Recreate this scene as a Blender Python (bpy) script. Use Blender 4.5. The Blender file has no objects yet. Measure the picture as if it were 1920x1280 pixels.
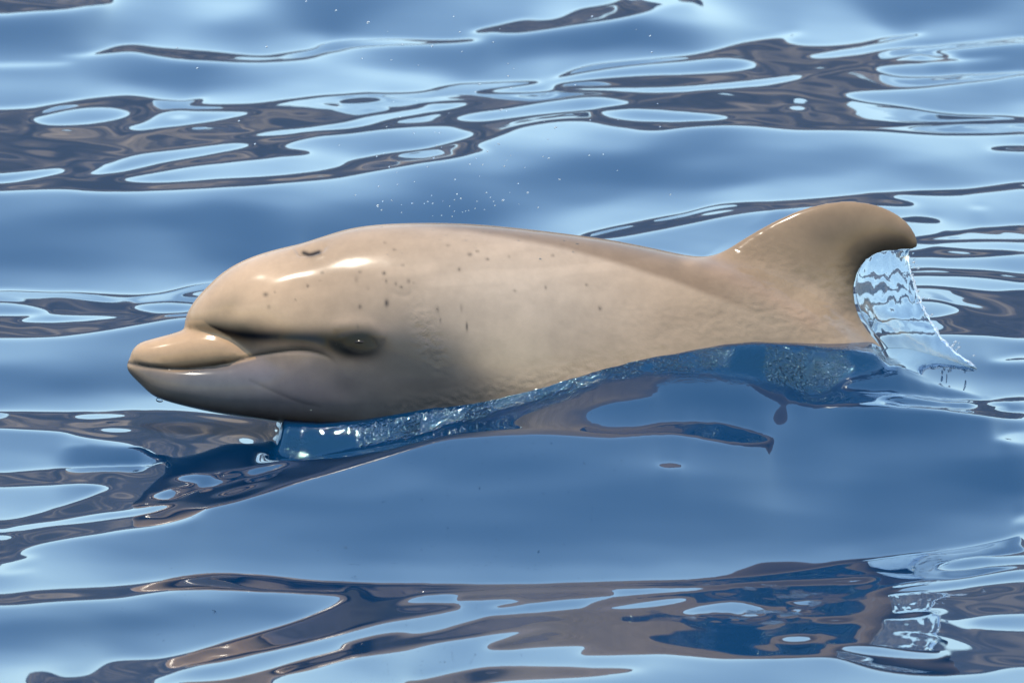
import bpy, bmesh, math, random
import numpy as np
from mathutils import Vector

rng = np.random.default_rng(7)
random.seed(7)
S = bpy.context.scene
COL = S.collection

# ------------------------------------------------------------------ camera
DEP = math.radians(9.0)          # how far the lens looks down
DIST = 14.0
C0 = np.array([0.0, 0.0, 0.12])   # point the lens is aimed at (mid-plane of the dolphin)
RIGHT = np.array([1.0, 0, 0])
UP = np.array([0, math.sin(DEP), math.cos(DEP)])
TOW = np.array([0, -math.cos(DEP), math.sin(DEP)])
CAM = C0 + DIST * TOW
cd = bpy.data.cameras.new('camera')
cam = bpy.data.objects.new('camera', cd)
COL.objects.link(cam)
cam.location = CAM
cam.rotation_euler = (math.pi / 2 - DEP, 0, 0)
cd.sensor_width = 36
cd.lens = 36 * DIST / 1.92        # 1.92 m across at the dolphin
cd.clip_start = 0.5
cd.clip_end = 20000
cd.dof.use_dof = True
cd.dof.focus_distance = DIST + 1.15
cd.dof.aperture_fstop = 10.0
S.camera = cam

# ------------------------------------------------------------------ sky, sun, exposure
SUN_EL, SUN_AZ = math.radians(72), math.radians(214)   # azimuth clockwise from +Y
w = bpy.data.worlds.new('World')
S.world = w
w.use_nodes = True
nt = w.node_tree
sky = nt.nodes.new('ShaderNodeTexSky')
sky.sky_type = 'NISHITA'
sky.sun_disc = False
sky.sun_elevation = SUN_EL
sky.sun_rotation = SUN_AZ
sky.air_density = 1.8
sky.dust_density = 0.0
sky.ozone_density = 3.0
nt.nodes['Background'].inputs['Strength'].default_value = 0.15
nt.links.new(sky.outputs[0], nt.nodes['Background'].inputs['Color'])
sd = bpy.data.lights.new('sun', 'SUN')
sd.energy = 2.4
sd.angle = math.radians(0.53)
sd.color = (1.0, 0.90, 0.76)
sun = bpy.data.objects.new('sun', sd)
COL.objects.link(sun)
to_sun = Vector((math.sin(SUN_AZ) * math.cos(SUN_EL), math.cos(SUN_AZ) * math.cos(SUN_EL), math.sin(SUN_EL)))
sun.rotation_euler = (-to_sun).to_track_quat('-Z', 'Y').to_euler()
sun.location = (-4, -6, 12)
S.view_settings.view_transform = 'Standard'
S.view_settings.look = 'None'
S.view_settings.exposure = 1.5
S.view_settings.gamma = 1.0
S.view_settings.use_curve_mapping = False
S.cycles.max_bounces = 10
S.cycles.transmission_bounces = 8
S.cycles.caustics_reflective = False
S.cycles.caustics_refractive = False
S.cycles.use_denoising = True

# ------------------------------------------------------------------ helpers
def mat(name):
    m = bpy.data.materials.new(name)
    m.use_nodes = True
    return m, m.node_tree, m.node_tree.nodes['Principled BSDF']

def link(name, me, material=None, parent=None, smooth=True):
    o = bpy.data.objects.new(name, me)
    COL.objects.link(o)
    if material: me.materials.append(material)
    if smooth: me.polygons.foreach_set('use_smooth', np.ones(len(me.polygons), bool))
    if parent: o.parent = parent
    return o

def tag(o, label, cat, group=None):
    o['label'] = label; o['category'] = cat
    if group: o['group'] = group

def axis_depth(u):
    """how far the dolphin's mid-plane lies in front of (+) or behind (-) the aim plane: it swims
    obliquely, head nearer to the lens"""
    return -(1.32 + 0.12 * (np.asarray(u, float) - 960) / 1000) / math.cos(DEP)

def px(u, v, t=0.0):
    """photo pixel -> world point on the dolphin's mid-plane, raised by t towards the lens"""
    u = np.asarray(u, float); v = np.asarray(v, float)
    k = (DIST - axis_depth(u) - t)[..., None]
    d = (u[..., None] - 960) / 1000 / DIST * RIGHT + (640 - v[..., None]) / 1000 / DIST * UP - TOW
    return CAM + k * d

def spline(pts, n=6, closed=False):
    p = np.array(pts, float)
    if closed: q = np.vstack([p[-1:], p, p[:2]])
    else: q = np.vstack([2 * p[:1] - p[1:2], p, 2 * p[-1:] - p[-2:-1]])
    out = []
    t = np.linspace(0, 1, n, endpoint=False)[:, None]
    for i in range(len(q) - 3):
        a, b, c, d = q[i:i + 4]
        out.append(.5 * (2 * b + (c - a) * t + (2 * a - 5 * b + 4 * c - d) * t * t + (3 * b - 3 * c + d - a) * t ** 3))
    if not closed: out.append(p[-1:])
    return np.vstack(out)

def sstep(a, b, x):
    t = np.clip((x - a) / (b - a), 0, 1)
    return t * t * (3 - 2 * t)

def vnoise(x, y, seed=0):
    """smooth value noise, -1..1"""
    xi = np.floor(x).astype(np.int64); yi = np.floor(y).astype(np.int64)
    fx = x - xi; fy = y - yi
    fx = fx * fx * fx * (fx * (fx * 6 - 15) + 10); fy = fy * fy * fy * (fy * (fy * 6 - 15) + 10)
    def hsh(a, b):
        n = (a * 374761393 + b * 668265263 + seed * 1442695041) & 0x7fffffff
        n = ((n ^ (n >> 13)) * 1274126177) & 0x7fffffff
        return ((n ^ (n >> 16)) & 0xffff) / 32767.5 - 1
    return ((hsh(xi, yi) * (1 - fx) + hsh(xi + 1, yi) * fx) * (1 - fy)
            + (hsh(xi, yi + 1) * (1 - fx) + hsh(xi + 1, yi + 1) * fx) * fy)

# ------------------------------------------------------------------ the swell
# Crests, troughs and flat backs of the swell, read off the photograph:
# FLAT are patches of water tilted away so that they mirror the shore,
# OPEN are patches inside them that mirror the sky.
FLAT = [
 [(-20,-20),(205,-20),(200,4),(170,9),(120,16),(60,20),(0,26),(-20,30)],
 [(108,99),(160,95),(205,84),(222,78),(258,78),(290,86),(345,90),(400,94),(450,99),(500,102),(560,94),(595,90),(612,76),(650,70),(760,69),(820,71),(890,69),(905,73),(880,76),(800,80),(720,83),(650,88),(640,94),(610,98),(560,109),(500,113),(420,113),(340,109),(290,101),(250,92),(210,96),(160,101)],
 [(-20,113),(70,112),(140,114),(70,119),(-20,121)],
 [(886,54),(930,44),(985,31),(1000,36),(1040,36),(1072,25),(1090,14),(1130,8),(1180,-4),(1240,-20),(1310,-20),(1300,2),(1260,6),(1220,18),(1170,31),(1110,40),(1060,47),(1000,57),(955,61),(920,56),(895,59)],
 # the long cluster across the upper third
 [(-20,200),(0,197),(60,193),(130,184),(200,178),(240,174),(270,176),(300,183),(350,186),(385,177),(378,184),(350,192),(356,198),(420,196),(470,194),(540,185),(600,178),(640,176),(720,174),(790,172),(830,163),(870,152),(930,150),(1010,150),(1000,155),(930,165),(890,173),(1000,172),(1060,168),(1040,160),(1052,153),(1030,149),(1076,128),(1085,124),(1120,116),(1200,106),(1280,98),(1340,88),(1400,73),(1450,65),(1490,56),(1503,60),(1490,65),(1478,74),(1500,82),(1560,82),(1620,75),(1690,64),(1730,57),(1725,62),(1680,72),(1620,86),(1700,86),(1800,77),(1920,65),(1945,63),(1945,252),(1920,249),(1800,250),(1720,248),(1640,243),(1560,242),(1480,242),(1420,236),(1350,234),(1280,238),(1240,244),(1195,243),(1190,240),(1150,234),(1110,226),(1050,224),(1000,230),(960,240),(940,250),(910,262),(896,270),(905,277),(915,279),(900,284),(850,296),(780,306),(700,320),(640,330),(560,338),(480,346),(400,350),(300,355),(210,358),(160,357),(130,354),(60,354),(0,357),(-20,358)],
 [(1856,280),(1875,274),(1920,271),(1945,271),(1945,282),(1890,281)],
 [(1090,440),(1150,425),(1220,410),(1280,400),(1320,389),(1360,381),(1440,377),(1520,372),(1590,366),(1640,359),(1690,357),(1800,353),(1880,343),(1945,336),(1945,346),(1880,354),(1800,361),(1720,363),(1680,364),(1660,370),(1690,374),(1712,380),(1700,385),(1640,385),(1560,388),(1450,394),(1400,399),(1330,411),(1240,430),(1150,446),(1100,448)],
 [(1690,408),(1730,405),(1756,408),(1758,413),(1690,413)],
 [(1690,450),(1725,445),(1790,438),(1830,424),(1860,423),(1945,420),(1945,449),(1850,450),(1780,451),(1730,453),(1690,454)],
 [(1640,474),(1715,470),(1760,465),(1830,467),(1890,467),(1918,473),(1880,478),(1800,482),(1700,481),(1640,480)],
 [(1640,508),(1690,506),(1730,502),(1800,503),(1870,507),(1945,517),(1945,533),(1880,523),(1820,517),(1750,515),(1640,515)],
 [(1600,545),(1720,538),(1800,540),(1860,545),(1945,548),(1945,630),(1850,628),(1780,625),(1700,622),(1600,620)],
 [(1856,676),(1890,668),(1945,661),(1945,676)],
 [(1818,388),(1835,385),(1852,388),(1835,391)],
 # left of the head
 [(-20,539),(0,538),(40,540),(90,543),(150,543),(220,548),(290,549),(330,541),(360,531),(400,525),(460,520),(520,540),(520,590),(430,592),(350,594),(300,600),(240,613),(180,622),(120,630),(60,633),(0,634),(-20,634)],
 # under the chin, along the flank and the long tongue below it
 [(-20,769),(0,769),(60,770),(150,772),(240,770),(300,769),(360,772),(420,778),(480,783),(600,790),(800,760),(1000,720),(1150,690),(1280,682),(1285,698),(1250,702),(1225,712),(1215,725),(1228,734),(1220,738),(1180,745),(1140,750),(1105,760),(1085,772),(1082,785),(1090,792),(1110,800),(1150,804),(1200,802),(1240,795),(1300,794),(1350,796),(1390,806),(1425,816),(1440,826),(1420,832),(1350,828),(1300,818),(1240,813),(1180,817),(1130,819),(1080,815),(1050,812),(980,811),(900,815),(830,822),(760,842),(700,860),(620,884),(560,902),(500,922),(440,940),(390,953),(375,965),(360,975),(330,984),(280,993),(210,1002),(150,1010),(100,1018),(60,1028),(42,1038),(44,1042),(65,1043),(68,1046),(45,1055),(20,1064),(5,1072),(20,1073),(60,1070),(66,1072),(30,1079),(0,1083),(-20,1085)],
 [(1487,742),(1560,735),(1640,735),(1700,739),(1760,746),(1820,748),(1880,745),(1945,741),(1945,785),(1860,784),(1800,776),(1740,769),(1660,763),(1580,760),(1510,756),(1492,751)],
 [(1868,823),(1880,815),(1905,811),(1945,811),(1945,833),(1900,832),(1875,828)],
 [(1232,873),(1258,870),(1283,874),(1256,878)],
 # the two bottom bands
 [(-20,1118),(0,1116),(80,1112),(160,1106),(240,1098),(320,1087),(400,1078),(450,1078),(510,1082),(560,1089),(620,1094),(640,1094),(760,1098),(880,1100),(1000,1099),(1100,1096),(1200,1093),(1280,1091),(1400,1084),(1500,1073),(1580,1060),(1680,1045),(1800,1030),(1860,1018),(1900,1008),(1920,998),(1923,986),(1900,982),(1945,976),(1945,1250),(1920,1252),(1860,1264),(1800,1270),(1720,1268),(1650,1258),(1600,1243),(1560,1232),(1500,1232),(1420,1235),(1340,1236),(1290,1232),(1240,1227),(1180,1229),(1110,1232),(1088,1228),(1100,1218),(1105,1209),(1060,1211),(1000,1214),(950,1219),(916,1216),(930,1207),(970,1195),(1020,1182),(1060,1175),(1020,1174),(960,1182),(900,1192),(820,1205),(740,1222),(640,1242),(580,1258),(520,1272),(480,1300),(80,1300),(105,1280),(160,1270),(190,1250),(215,1240),(300,1236),(360,1224),(420,1206),(480,1190),(540,1172),(600,1150),(630,1140),(645,1130),(652,1122),(640,1115),(600,1114),(540,1112),(480,1111),(440,1108),(400,1106),(350,1107),(290,1115),(240,1124),(180,1129),(100,1134),(0,1142),(-20,1144)],
 [(740,1300),(755,1285),(800,1275),(860,1262),(940,1254),(1040,1253),(1120,1252),(1180,1251),(1210,1256),(1180,1264),(1100,1272),(960,1276),(880,1282),(860,1300)],
]
OPEN = [
 [(62,222),(90,212),(150,200),(210,198),(236,205),(238,212),(215,220),(150,228),(90,231)],
 [(235,238),(270,228),(310,206),(400,205),(470,206),(475,212),(430,220),(380,228),(320,235),(260,242)],
 [(130,330),(180,318),(220,301),(260,287),(350,276),(430,266),(480,268),(440,278),(380,290),(300,302),(240,314),(180,325)],
 [(430,258),(500,245),(570,238),(640,228),(690,214),(760,204),(800,197),(760,193),(850,191),(900,190),(860,200),(800,212),(740,222),(690,234),(640,240),(570,246),(500,253)],
 [(215,336),(290,322),(370,308),(450,300),(530,292),(575,285),(580,282),(550,278),(530,275),(555,262),(600,253),(640,250),(720,240),(800,234),(850,234),(862,240),(880,246),(890,250),(850,263),(800,275),(740,282),(700,288),(660,300),(640,312),(580,322),(480,330),(380,335),(300,338),(240,338)],
 [(-20,328),(60,318),(120,312),(120,318),(60,330),(-20,340)],
 [(1030,150),(1090,135),(1180,122),(1280,113),(1340,107),(1395,108),(1413,116),(1395,126),(1340,132),(1280,136),(1200,138),(1120,145),(1060,152)],
 [(1030,166),(1060,163),(1120,162),(1200,163),(1280,160),(1340,155),(1420,148),(1490,140),(1497,146),(1440,155),(1360,163),(1280,170),(1200,171),(1120,169),(1050,170)],
 [(1480,140),(1560,128),(1640,115),(1700,104),(1720,106),(1690,113),(1620,122),(1560,133),(1500,142)],
 [(1500,106),(1560,94),(1640,84),(1720,72),(1800,66),(1800,74),(1700,86),(1600,99),(1540,107)],
 [(1700,106),(1740,94),(1800,88),(1880,80),(1945,78),(1945,100),(1860,105),(1780,109),(1720,112)],
 [(1642,128),(1660,122),(1720,117),(1800,112),(1880,105),(1945,100),(1945,128),(1880,132),(1800,136),(1740,141),(1690,141),(1660,136)],
 [(1585,178),(1600,171),(1650,168),(1720,164),(1780,157),(1860,148),(1945,138),(1945,215),(1880,216),(1820,214),(1770,210),(1720,202),(1670,194),(1620,188)],
 [(1560,230),(1620,226),(1700,229),(1800,226),(1945,222),(1945,229),(1820,233),(1720,235),(1640,233)],
 [(845,222),(880,212),(960,200),(1030,188),(1100,180),(1130,180),(1165,186),(1195,192),(1140,198),(1090,205),(1020,215),(950,222),(890,226)],
 [(1112,208),(1130,204),(1200,203),(1280,208),(1340,213),(1375,219),(1340,224),(1280,226),(1200,225),(1150,220),(1125,214)],
 [(640,187),(690,180),(722,185),(700,190),(650,192)],
 [(1470,198),(1500,196),(1520,202),(1500,206),(1480,203)],
 [(1120,442),(1200,425),(1290,405),(1330,396),(1420,386),(1440,390),(1380,396),(1310,408),(1220,424),(1150,440)],
 [(1600,575),(1680,566),(1740,562),(1780,568),(1800,580),(1770,592),(1730,596),(1600,600)],
 [(1850,602),(1870,599),(1895,601),(1870,606)],
 [(330,553),(370,545),(420,537),(460,540),(420,553),(370,555)],
 [(250,574),(280,567),(330,566),(368,569),(390,576),(360,582),(310,586),(270,582)],
 [(-20,564),(0,566),(40,570),(75,577),(92,583),(80,588),(40,588),(-20,586)],
 [(30,602),(80,589),(110,590),(200,592),(300,588),(280,593),(180,598),(90,602)],
 [(127,782),(150,776),(200,774),(250,774),(265,778),(240,784),(190,787),(145,787)],
 [(170,806),(200,801),(240,802),(267,806),(240,811),(195,811)],
 [(-20,804),(0,805),(60,808),(120,811),(150,820),(200,825),(240,830),(268,838),(275,850),(300,862),(308,867),(270,870),(200,873),(120,878),(60,883),(0,889),(-20,890)],
 [(-20,919),(0,917),(60,914),(130,911),(175,911),(197,914),(195,920),(170,932),(120,950),(70,965),(30,975),(0,980),(-20,984)],
 [(325,895),(350,890),(400,886),(450,876),(500,868),(540,860),(548,868),(500,885),(450,898),(410,908),(380,915),(350,925),(320,937),(285,934),(310,920),(350,912),(372,904),(340,902)],
 [(-20,998),(60,985),(130,975),(200,965),(260,958),(310,946),(340,940),(330,948),(280,962),(210,973),(140,984),(60,994),(-20,1004)],
 [(390,932),(440,915),(480,905),(510,899),(480,912),(430,928)],
 [(-20,1010),(20,1005),(37,1007),(10,1015),(-20,1017)],
 [(1640,747),(1690,743),(1750,753),(1820,756),(1945,753),(1945,770),(1860,771),(1780,765),(1700,759)],
 [(735,1138),(760,1124),(800,1115),(880,1110),(960,1106),(1080,1103),(1200,1103),(1300,1100),(1400,1092),(1500,1087),(1640,1085),(1620,1095),(1540,1098),(1420,1103),(1300,1111),(1200,1118),(1120,1130),(1090,1143),(1000,1153),(920,1160),(850,1180),(780,1195),(700,1210),(640,1222),(560,1243),(480,1262),(420,1275),(300,1282),(330,1264),(420,1247),(500,1227),(560,1212),(640,1192),(720,1170),(780,1158),(850,1143),(860,1137),(800,1135),(750,1139)],
 [(1085,1145),(1150,1137),(1230,1126),(1290,1120),(1300,1126),(1230,1140),(1150,1146)],
 [(1260,1152),(1330,1133),(1380,1126),(1420,1135),(1450,1145),(1380,1150),(1300,1153)],
 [(1510,1162),(1560,1158),(1600,1160),(1600,1166),(1540,1167)],
 [(1640,1160),(1700,1152),(1760,1146),(1750,1152),(1690,1160)],
 [(1455,1200),(1470,1192),(1510,1190),(1533,1195),(1520,1203),(1480,1206)],
 [(1562,1215),(1590,1210),(1640,1212),(1700,1222),(1768,1230),(1760,1235),(1700,1233),(1640,1229),(1590,1222)],
 [(1815,1170),(1840,1160),(1880,1157),(1945,1157),(1945,1181),(1880,1180),(1840,1177)],
 [(1610,1115),(1680,1105),(1760,1097),(1860,1080),(1945,1068),(1945,1085),(1860,1095),(1780,1105),(1700,1112),(1640,1116)],
 [(1760,1068),(1780,1055),(1840,1046),(1870,1050),(1945,1045),(1945,1055),(1860,1062),(1800,1070)],
]
SLIVER = [   # thin flat tongues inside the open patches
 [(850,1124),(900,1117),(1000,1113),(1080,1111),(1160,1112),(1120,1119),(1050,1125),(980,1135),(905,1145),(930,1138),(1000,1128),(960,1122),(900,1125)],
 [(640,1212),(700,1196),(770,1187),(720,1202),(660,1216)],
 [(905,1160),(940,1157),(975,1160),(940,1164)],
 [(1728,100),(1760,97),(1795,101),(1760,105)],
 [(1815,763),(1850,760),(1905,762),(1850,766)],
 [(320,217),(345,213),(352,217),(335,221)],
 [(400,893),(440,886),(470,882),(440,892),(410,898)],
]
# how steeply the open faces lean to the lens: 0 barely, 1 most
LEAN = """30,75,.7 60,45,.7 200,40,.6 300,25,.35 420,20,.05 520,30,.4 590,30,.95 640,20,.95 720,30,.6 850,30,.55 960,15,.4 1050,20,.15 1330,30,.1 1450,20,.4 1560,25,.15 1700,15,.9 1800,10,.9 1900,20,.5 1800,40,.4 1450,50,.3 1540,50,.05
50,80,.6 30,100,.2 250,60,.35 400,60,.4 350,75,.1 480,50,.7 560,70,.3 640,100,.05 300,130,.85 350,145,.85 200,130,.5 60,130,.5 40,150,.1 150,150,.3 60,170,.4 250,165,.1 430,150,.5 500,140,.3 450,175,.1 600,140,.2 600,160,.1 720,100,.6 700,125,.1 750,110,.7 860,100,.8 900,120,.7 1000,85,.9 1100,65,.95 1200,65,.9 1280,60,.7 1380,70,.4 800,140,.2 700,150,.15 960,125,.4 1050,105,.3 1200,95,.3 1000,142,.4
760,265,.5 700,265,.3 800,240,.1 600,300,.1 450,320,.1 1750,190,.55 1850,185,.6 1700,180,.3 1850,95,.8 1900,205,.2
100,370,.3 200,375,.4 30,380,.4 300,365,.2 500,360,.3 600,345,.2 200,400,.8 450,395,.95 350,400,.9 100,410,.7 30,440,.7 150,440,.6 250,430,.5 640,345,.15 700,360,.3 760,375,.7 850,365,.8 900,345,.5 930,300,.25 1000,260,.1 1050,245,.05 1000,290,.4 1060,315,.8 1120,310,.9 1200,315,.85 1250,290,.8 1280,265,.6 1150,265,.3 1200,255,.1 1330,270,.75 1400,265,.4 1450,255,.15 1330,300,.4 1400,310,.5 1300,330,.8 1360,320,.75 1450,300,.4 1500,310,.5 1600,285,.55 1560,260,.2 1700,260,.1 1700,285,.2 1750,320,.55 1850,310,.3 1850,265,.2 1650,335,.25 1500,345,.15 1400,360,.1 1250,370,.4 1200,385,.15 1100,360,.6 1000,340,.7 960,370,.5 1000,400,.4 1100,410,.15 900,390,.9 800,395,.9 700,395,.8 600,395,.6 560,370,.3
60,480,.85 150,490,.7 300,465,.5 420,450,.85 500,440,.95 450,480,.9 350,500,.6 200,510,.4 100,520,.25 250,525,.15 50,510,.5 330,520,.3 420,505,.5 600,420,.9
1820,375,.1 1900,370,.15 1800,395,.3 1870,405,.3 1760,430,.1 1820,457,.05 1800,495,.2 1900,490,.3 1800,525,.1 1890,540,.2 1850,650,.4 1750,650,.5 1700,660,.5 1900,640,.3 1640,660,.6
50,650,.2 150,645,.2 250,640,.4 320,625,.5 200,670,.4 100,680,.3 50,660,.1 220,690,.7 280,710,.9 150,720,.9 60,700,.7 30,730,.6 100,745,.5 200,745,.3 300,762,.1 100,760,.1 350,765,.05 420,775,.1
50,830,.4 120,840,.35 200,850,.1 30,860,.3 100,870,.15 250,860,.05 60,935,.2 30,955,.1 150,925,.1
1350,715,.35 1300,705,.5 1250,745,.5 1320,745,.55 1200,770,.4 1120,790,.05 1150,765,.3 1300,780,.15 1400,740,.4 1450,750,.5 1450,770,.3 1420,790,.1 1550,790,.5 1680,800,.65 1760,795,.5 1600,780,.3 1850,800,.2 1500,810,.15 1560,850,.1 1650,850,.05 1700,830,.25 1800,840,.2 1900,790,.2 1640,690,.95 1750,690,.9 1880,690,.7 1700,715,.6 1850,715,.4 1760,735,.2 1900,735,.2
1100,830,.15 1000,830,.15 1080,850,.3 1180,845,.4 1250,850,.2 950,840,.25 900,850,.4 960,880,.75 1020,870,.7 850,870,.5 880,890,.7 1200,870,.1 1300,870,.1 1100,880,.3 1150,890,.6 1000,900,.5 900,910,.4 1400,880,.15 1550,880,.1 1700,880,.3 1800,890,.7 1850,900,.9 1900,890,.7 1750,920,.5 1300,920,.7 1200,920,.85 1350,910,.5 1450,920,.35 1550,930,.4 1300,960,.85 1200,950,.95 1150,960,.9 1050,950,.8 1000,940,.75 1650,950,.45 1800,940,.55 1880,960,.35
700,900,.2 640,920,.2 750,890,.1 600,950,.6 700,960,.6 550,980,.3 800,950,.6 900,960,.6 480,990,.3 400,1000,.4 300,1010,.2 600,1000,.6 650,980,.5 750,1000,.75 850,1000,.8 950,1010,.85 1050,1005,.8 1200,1000,.8 1300,1005,.75 1400,990,.85 1500,1000,.7 1600,1000,.5 1700,980,.4 1800,990,.2 1880,985,.1 450,1030,.3 200,1040,.3 150,1060,.15 350,1040,.35 250,1080,.1 100,1095,.1 500,1040,.4 600,1040,.4 700,1030,.6 800,1035,.5 900,1035,.5 1000,1035,.6 1100,1040,.55 1200,1040,.5 1350,1040,.5 1450,1030,.5 400,1060,.1 500,1070,.1 600,1075,.15 750,1075,.2 900,1075,.25 1100,1075,.2 1300,1070,.15 1450,1060,.1 1600,1040,.1 1700,1025,.1
50,1150,.3 150,1150,.4 250,1140,.2 380,1115,.05 100,1180,.85 250,1170,.9 350,1150,.8 400,1165,.6 500,1140,.6 550,1125,.3 600,1125,.1 450,1180,.2 300,1200,.3 200,1200,.5 50,1210,.7 150,1220,.2 50,1240,.3 100,1260,.1
800,1240,.05 750,1250,.3 900,1230,.2 1000,1235,.1 1060,1195,.05 1200,1245,.1 1290,1265,.3 1350,1250,.2 1400,1265,.5 1500,1255,.4 1560,1270,.3 1650,1275,.1 600,1270,.1 1850,1278,.1 1300,1280,.5"""
LEAN = np.array([[float(q) for q in t.split(',')] for t in LEAN.split()])

E_SHORE = math.radians(12.0)      # elevation of the skyline of the shore as the water sees it
E_LIGHT, E_DARK = math.radians(13.5), math.radians(39.0)
U0, V0, PS = -240, -180, 3.0     # canvas of the traced swell
NU, NV = 800, 547

def raster(poly, img, val):
    p = (spline(poly, 5, True) - (U0, V0)) / PS
    x0, x1 = p[:, 0], np.roll(p[:, 0], -1)
    y0, y1 = p[:, 1], np.roll(p[:, 1], -1)
    SS = 3
    r0 = max(0, int(p[:, 1].min())); r1 = min(NV - 1, int(p[:, 1].max()) + 1)
    xs = np.arange(NU)
    for r in range(r0, r1 + 1):
        cov = np.zeros(NU)
        for k in range(SS):
            yy = r + (k + .5) / SS - .5
            m = (y0 <= yy) != (y1 <= yy)
            if not m.any(): continue
            xc = np.sort(x0[m] + (yy - y0[m]) / (y1[m] - y0[m]) * (x1[m] - x0[m]))
            for a, b in zip(xc[0::2], xc[1::2]):
                cov += np.clip(np.minimum(b, xs + .5) - np.maximum(a, xs - .5), 0, 1)
        cov /= SS
        img[r] = img[r] * (1 - cov) + val * cov

def gblur(a, sy, sx):
    ky = np.fft.fftfreq(a.shape[0] * 2); kx = np.fft.rfftfreq(a.shape[1] * 2)
    b = np.pad(a, ((0, a.shape[0]), (0, a.shape[1])), mode='symmetric')
    g = np.exp(-2 * (math.pi * ky[:, None] * sy) ** 2 - 2 * (math.pi * kx[None] * sx) ** 2)
    return np.fft.irfft2(np.fft.rfft2(b) * g, b.shape)[:a.shape[0], :a.shape[1]]

mask = np.zeros((NV, NU))
for p in FLAT: raster(p, mask, 1.0)
for p in OPEN: raster(p, mask, 0.0)
for p in SLIVER: raster(p, mask, 1.0)
iu = lambda u: int(round((u - U0) / PS)); iv = lambda v: int(round((v - V0) / PS))
a_, b_ = iu(0), iu(1920)
mask[:, :a_] = mask[:, a_ + 1:2 * a_ + 1][:, ::-1]; mask[:, b_ + 1:] = mask[:, 2 * b_ - NU + 1:b_][:, ::-1]
mask[:iv(0)] = mask[iv(0):iv(0) + 1]; mask[iv(1280):] = mask[iv(1280):iv(1280) + 1]
mask = np.clip(gblur(mask, 3.0 / PS, 8.0 / PS) * 1.18, 0, 1)
uu = U0 + PS * np.arange(NU)[None]; vv = V0 + PS * np.arange(NV)[:, None]
num = np.zeros((NV, NU)); den = np.zeros((NV, NU))
for su, sv, wt in ((48, 13, 1.0), (150, 45, .004), (600, 200, 1e-6)):
    for a, b, l in LEAN:
        gx = np.exp(-.5 * ((uu - a) / su) ** 2); gy = np.exp(-.5 * ((vv - b) / sv) ** 2) * wt
        num += gx * gy * l; den += gx * gy
lean = num / den
streak = vnoise(uu / 210 + vv / 60, vv / 17 - uu / 130, 3) * .6 + vnoise(uu / 90 + 7, vv / 8 - uu / 60, 5) * .4
front = sstep(660, 760, vv) * sstep(100, 420, uu) * (1 - sstep(1700, 1900, uu))
e_sky = E_LIGHT + np.clip(lean + .03 * streak, 0, 1.1) * (E_DARK - E_LIGHT) * (1 - .40 * front)
e_flat = np.radians(np.maximum(8.8 + 2.2 * streak, 7.2))
e_sky = e_sky + math.radians(2) * np.exp(-.5 * (((uu - 1000) / 330) ** 2 + ((vv - 860) / 60) ** 2)) * (1 - lean.clip(0, 1))
vf = np.interp(uu, [530, 600, 700, 800, 860, 960, 1050, 1200, 1300], [872, 860, 838, 815, 795, 765, 742, 703, 698])
e_flat = e_flat * (1 - .97 * sstep(540, 620, uu) * (1 - sstep(1150, 1300, uu)) * np.exp(-.5 * ((vv - vf - 18) / 26) ** 2))
t_out = np.clip(1 - 2 * mask, 0, 1); t_in = np.clip(2 * mask - 1, 0, 1)
ELEV = E_SHORE + t_out * (e_sky - E_SHORE) - t_in * (E_SHORE - e_flat)
ELEV = ELEV - np.radians(.4 + 1.1 * (1 - sstep(60, 450, vv)) - 2.2 * sstep(1060, 1130, vv) * sstep(950, 1150, uu) * (1 - t_out))

# ------------------------------------------------------------------ heights of the swell from those leans
XI = np.arange(-1.75, 1.7501, .007); YI = np.arange(-3.4, 8.3, .0125)
nx, ny = len(XI), len(YI)
dx, dy = XI[1] - XI[0], YI[1] - YI[0]

def project(X, Y, Z):
    rx, ry, rz = X - CAM[0], Y - CAM[1], Z - CAM[2]
    dep = -(ry * TOW[1] + rz * TOW[2])
    return 960 + 1000 * DIST * rx / dep, 640 - 1000 * DIST * (ry * UP[1] + rz * UP[2]) / dep

def sample(img, u, v):
    a = np.mod((u - U0) / PS, 2 * (NU - 1)); a = np.clip(np.where(a > NU - 1, 2 * (NU - 1) - a, a), 0, NU - 1.001); b = np.clip((v - V0) / PS, 0, NV - 1.001)
    i = a.astype(int); j = b.astype(int); a = a - i; b = b - j
    return (img[j, i] * (1 - a) + img[j, i + 1] * a) * (1 - b) + (img[j + 1, i] * (1 - a) + img[j + 1, i + 1] * a) * b

LAM, MU = .03, .003
ky = np.pi * np.arange(ny) / ny; kx = np.pi * np.arange(nx) / nx
DEN = (2 - 2 * np.cos(ky))[:, None] / dy ** 2 + LAM * (2 - 2 * np.cos(kx))[None] / dx ** 2 + MU
def dct2(a):
    b = np.concatenate([a, a[::-1]], 0); b = np.concatenate([b, b[:, ::-1]], 1)
    return b
def solve(rhs):
    b = dct2(rhs)
    F = np.fft.rfft2(b)
    kY = 2 * np.pi * np.fft.fftfreq(2 * ny); kX = 2 * np.pi * np.fft.rfftfreq(2 * nx)
    D = (2 - 2 * np.cos(kY))[:, None] / dy ** 2 + LAM * (2 - 2 * np.cos(kX))[None] / dx ** 2 + MU
    return np.fft.irfft2(F / D, b.shape)[:ny, :nx]
GX, GY = np.meshgrid(XI, YI)
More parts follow.
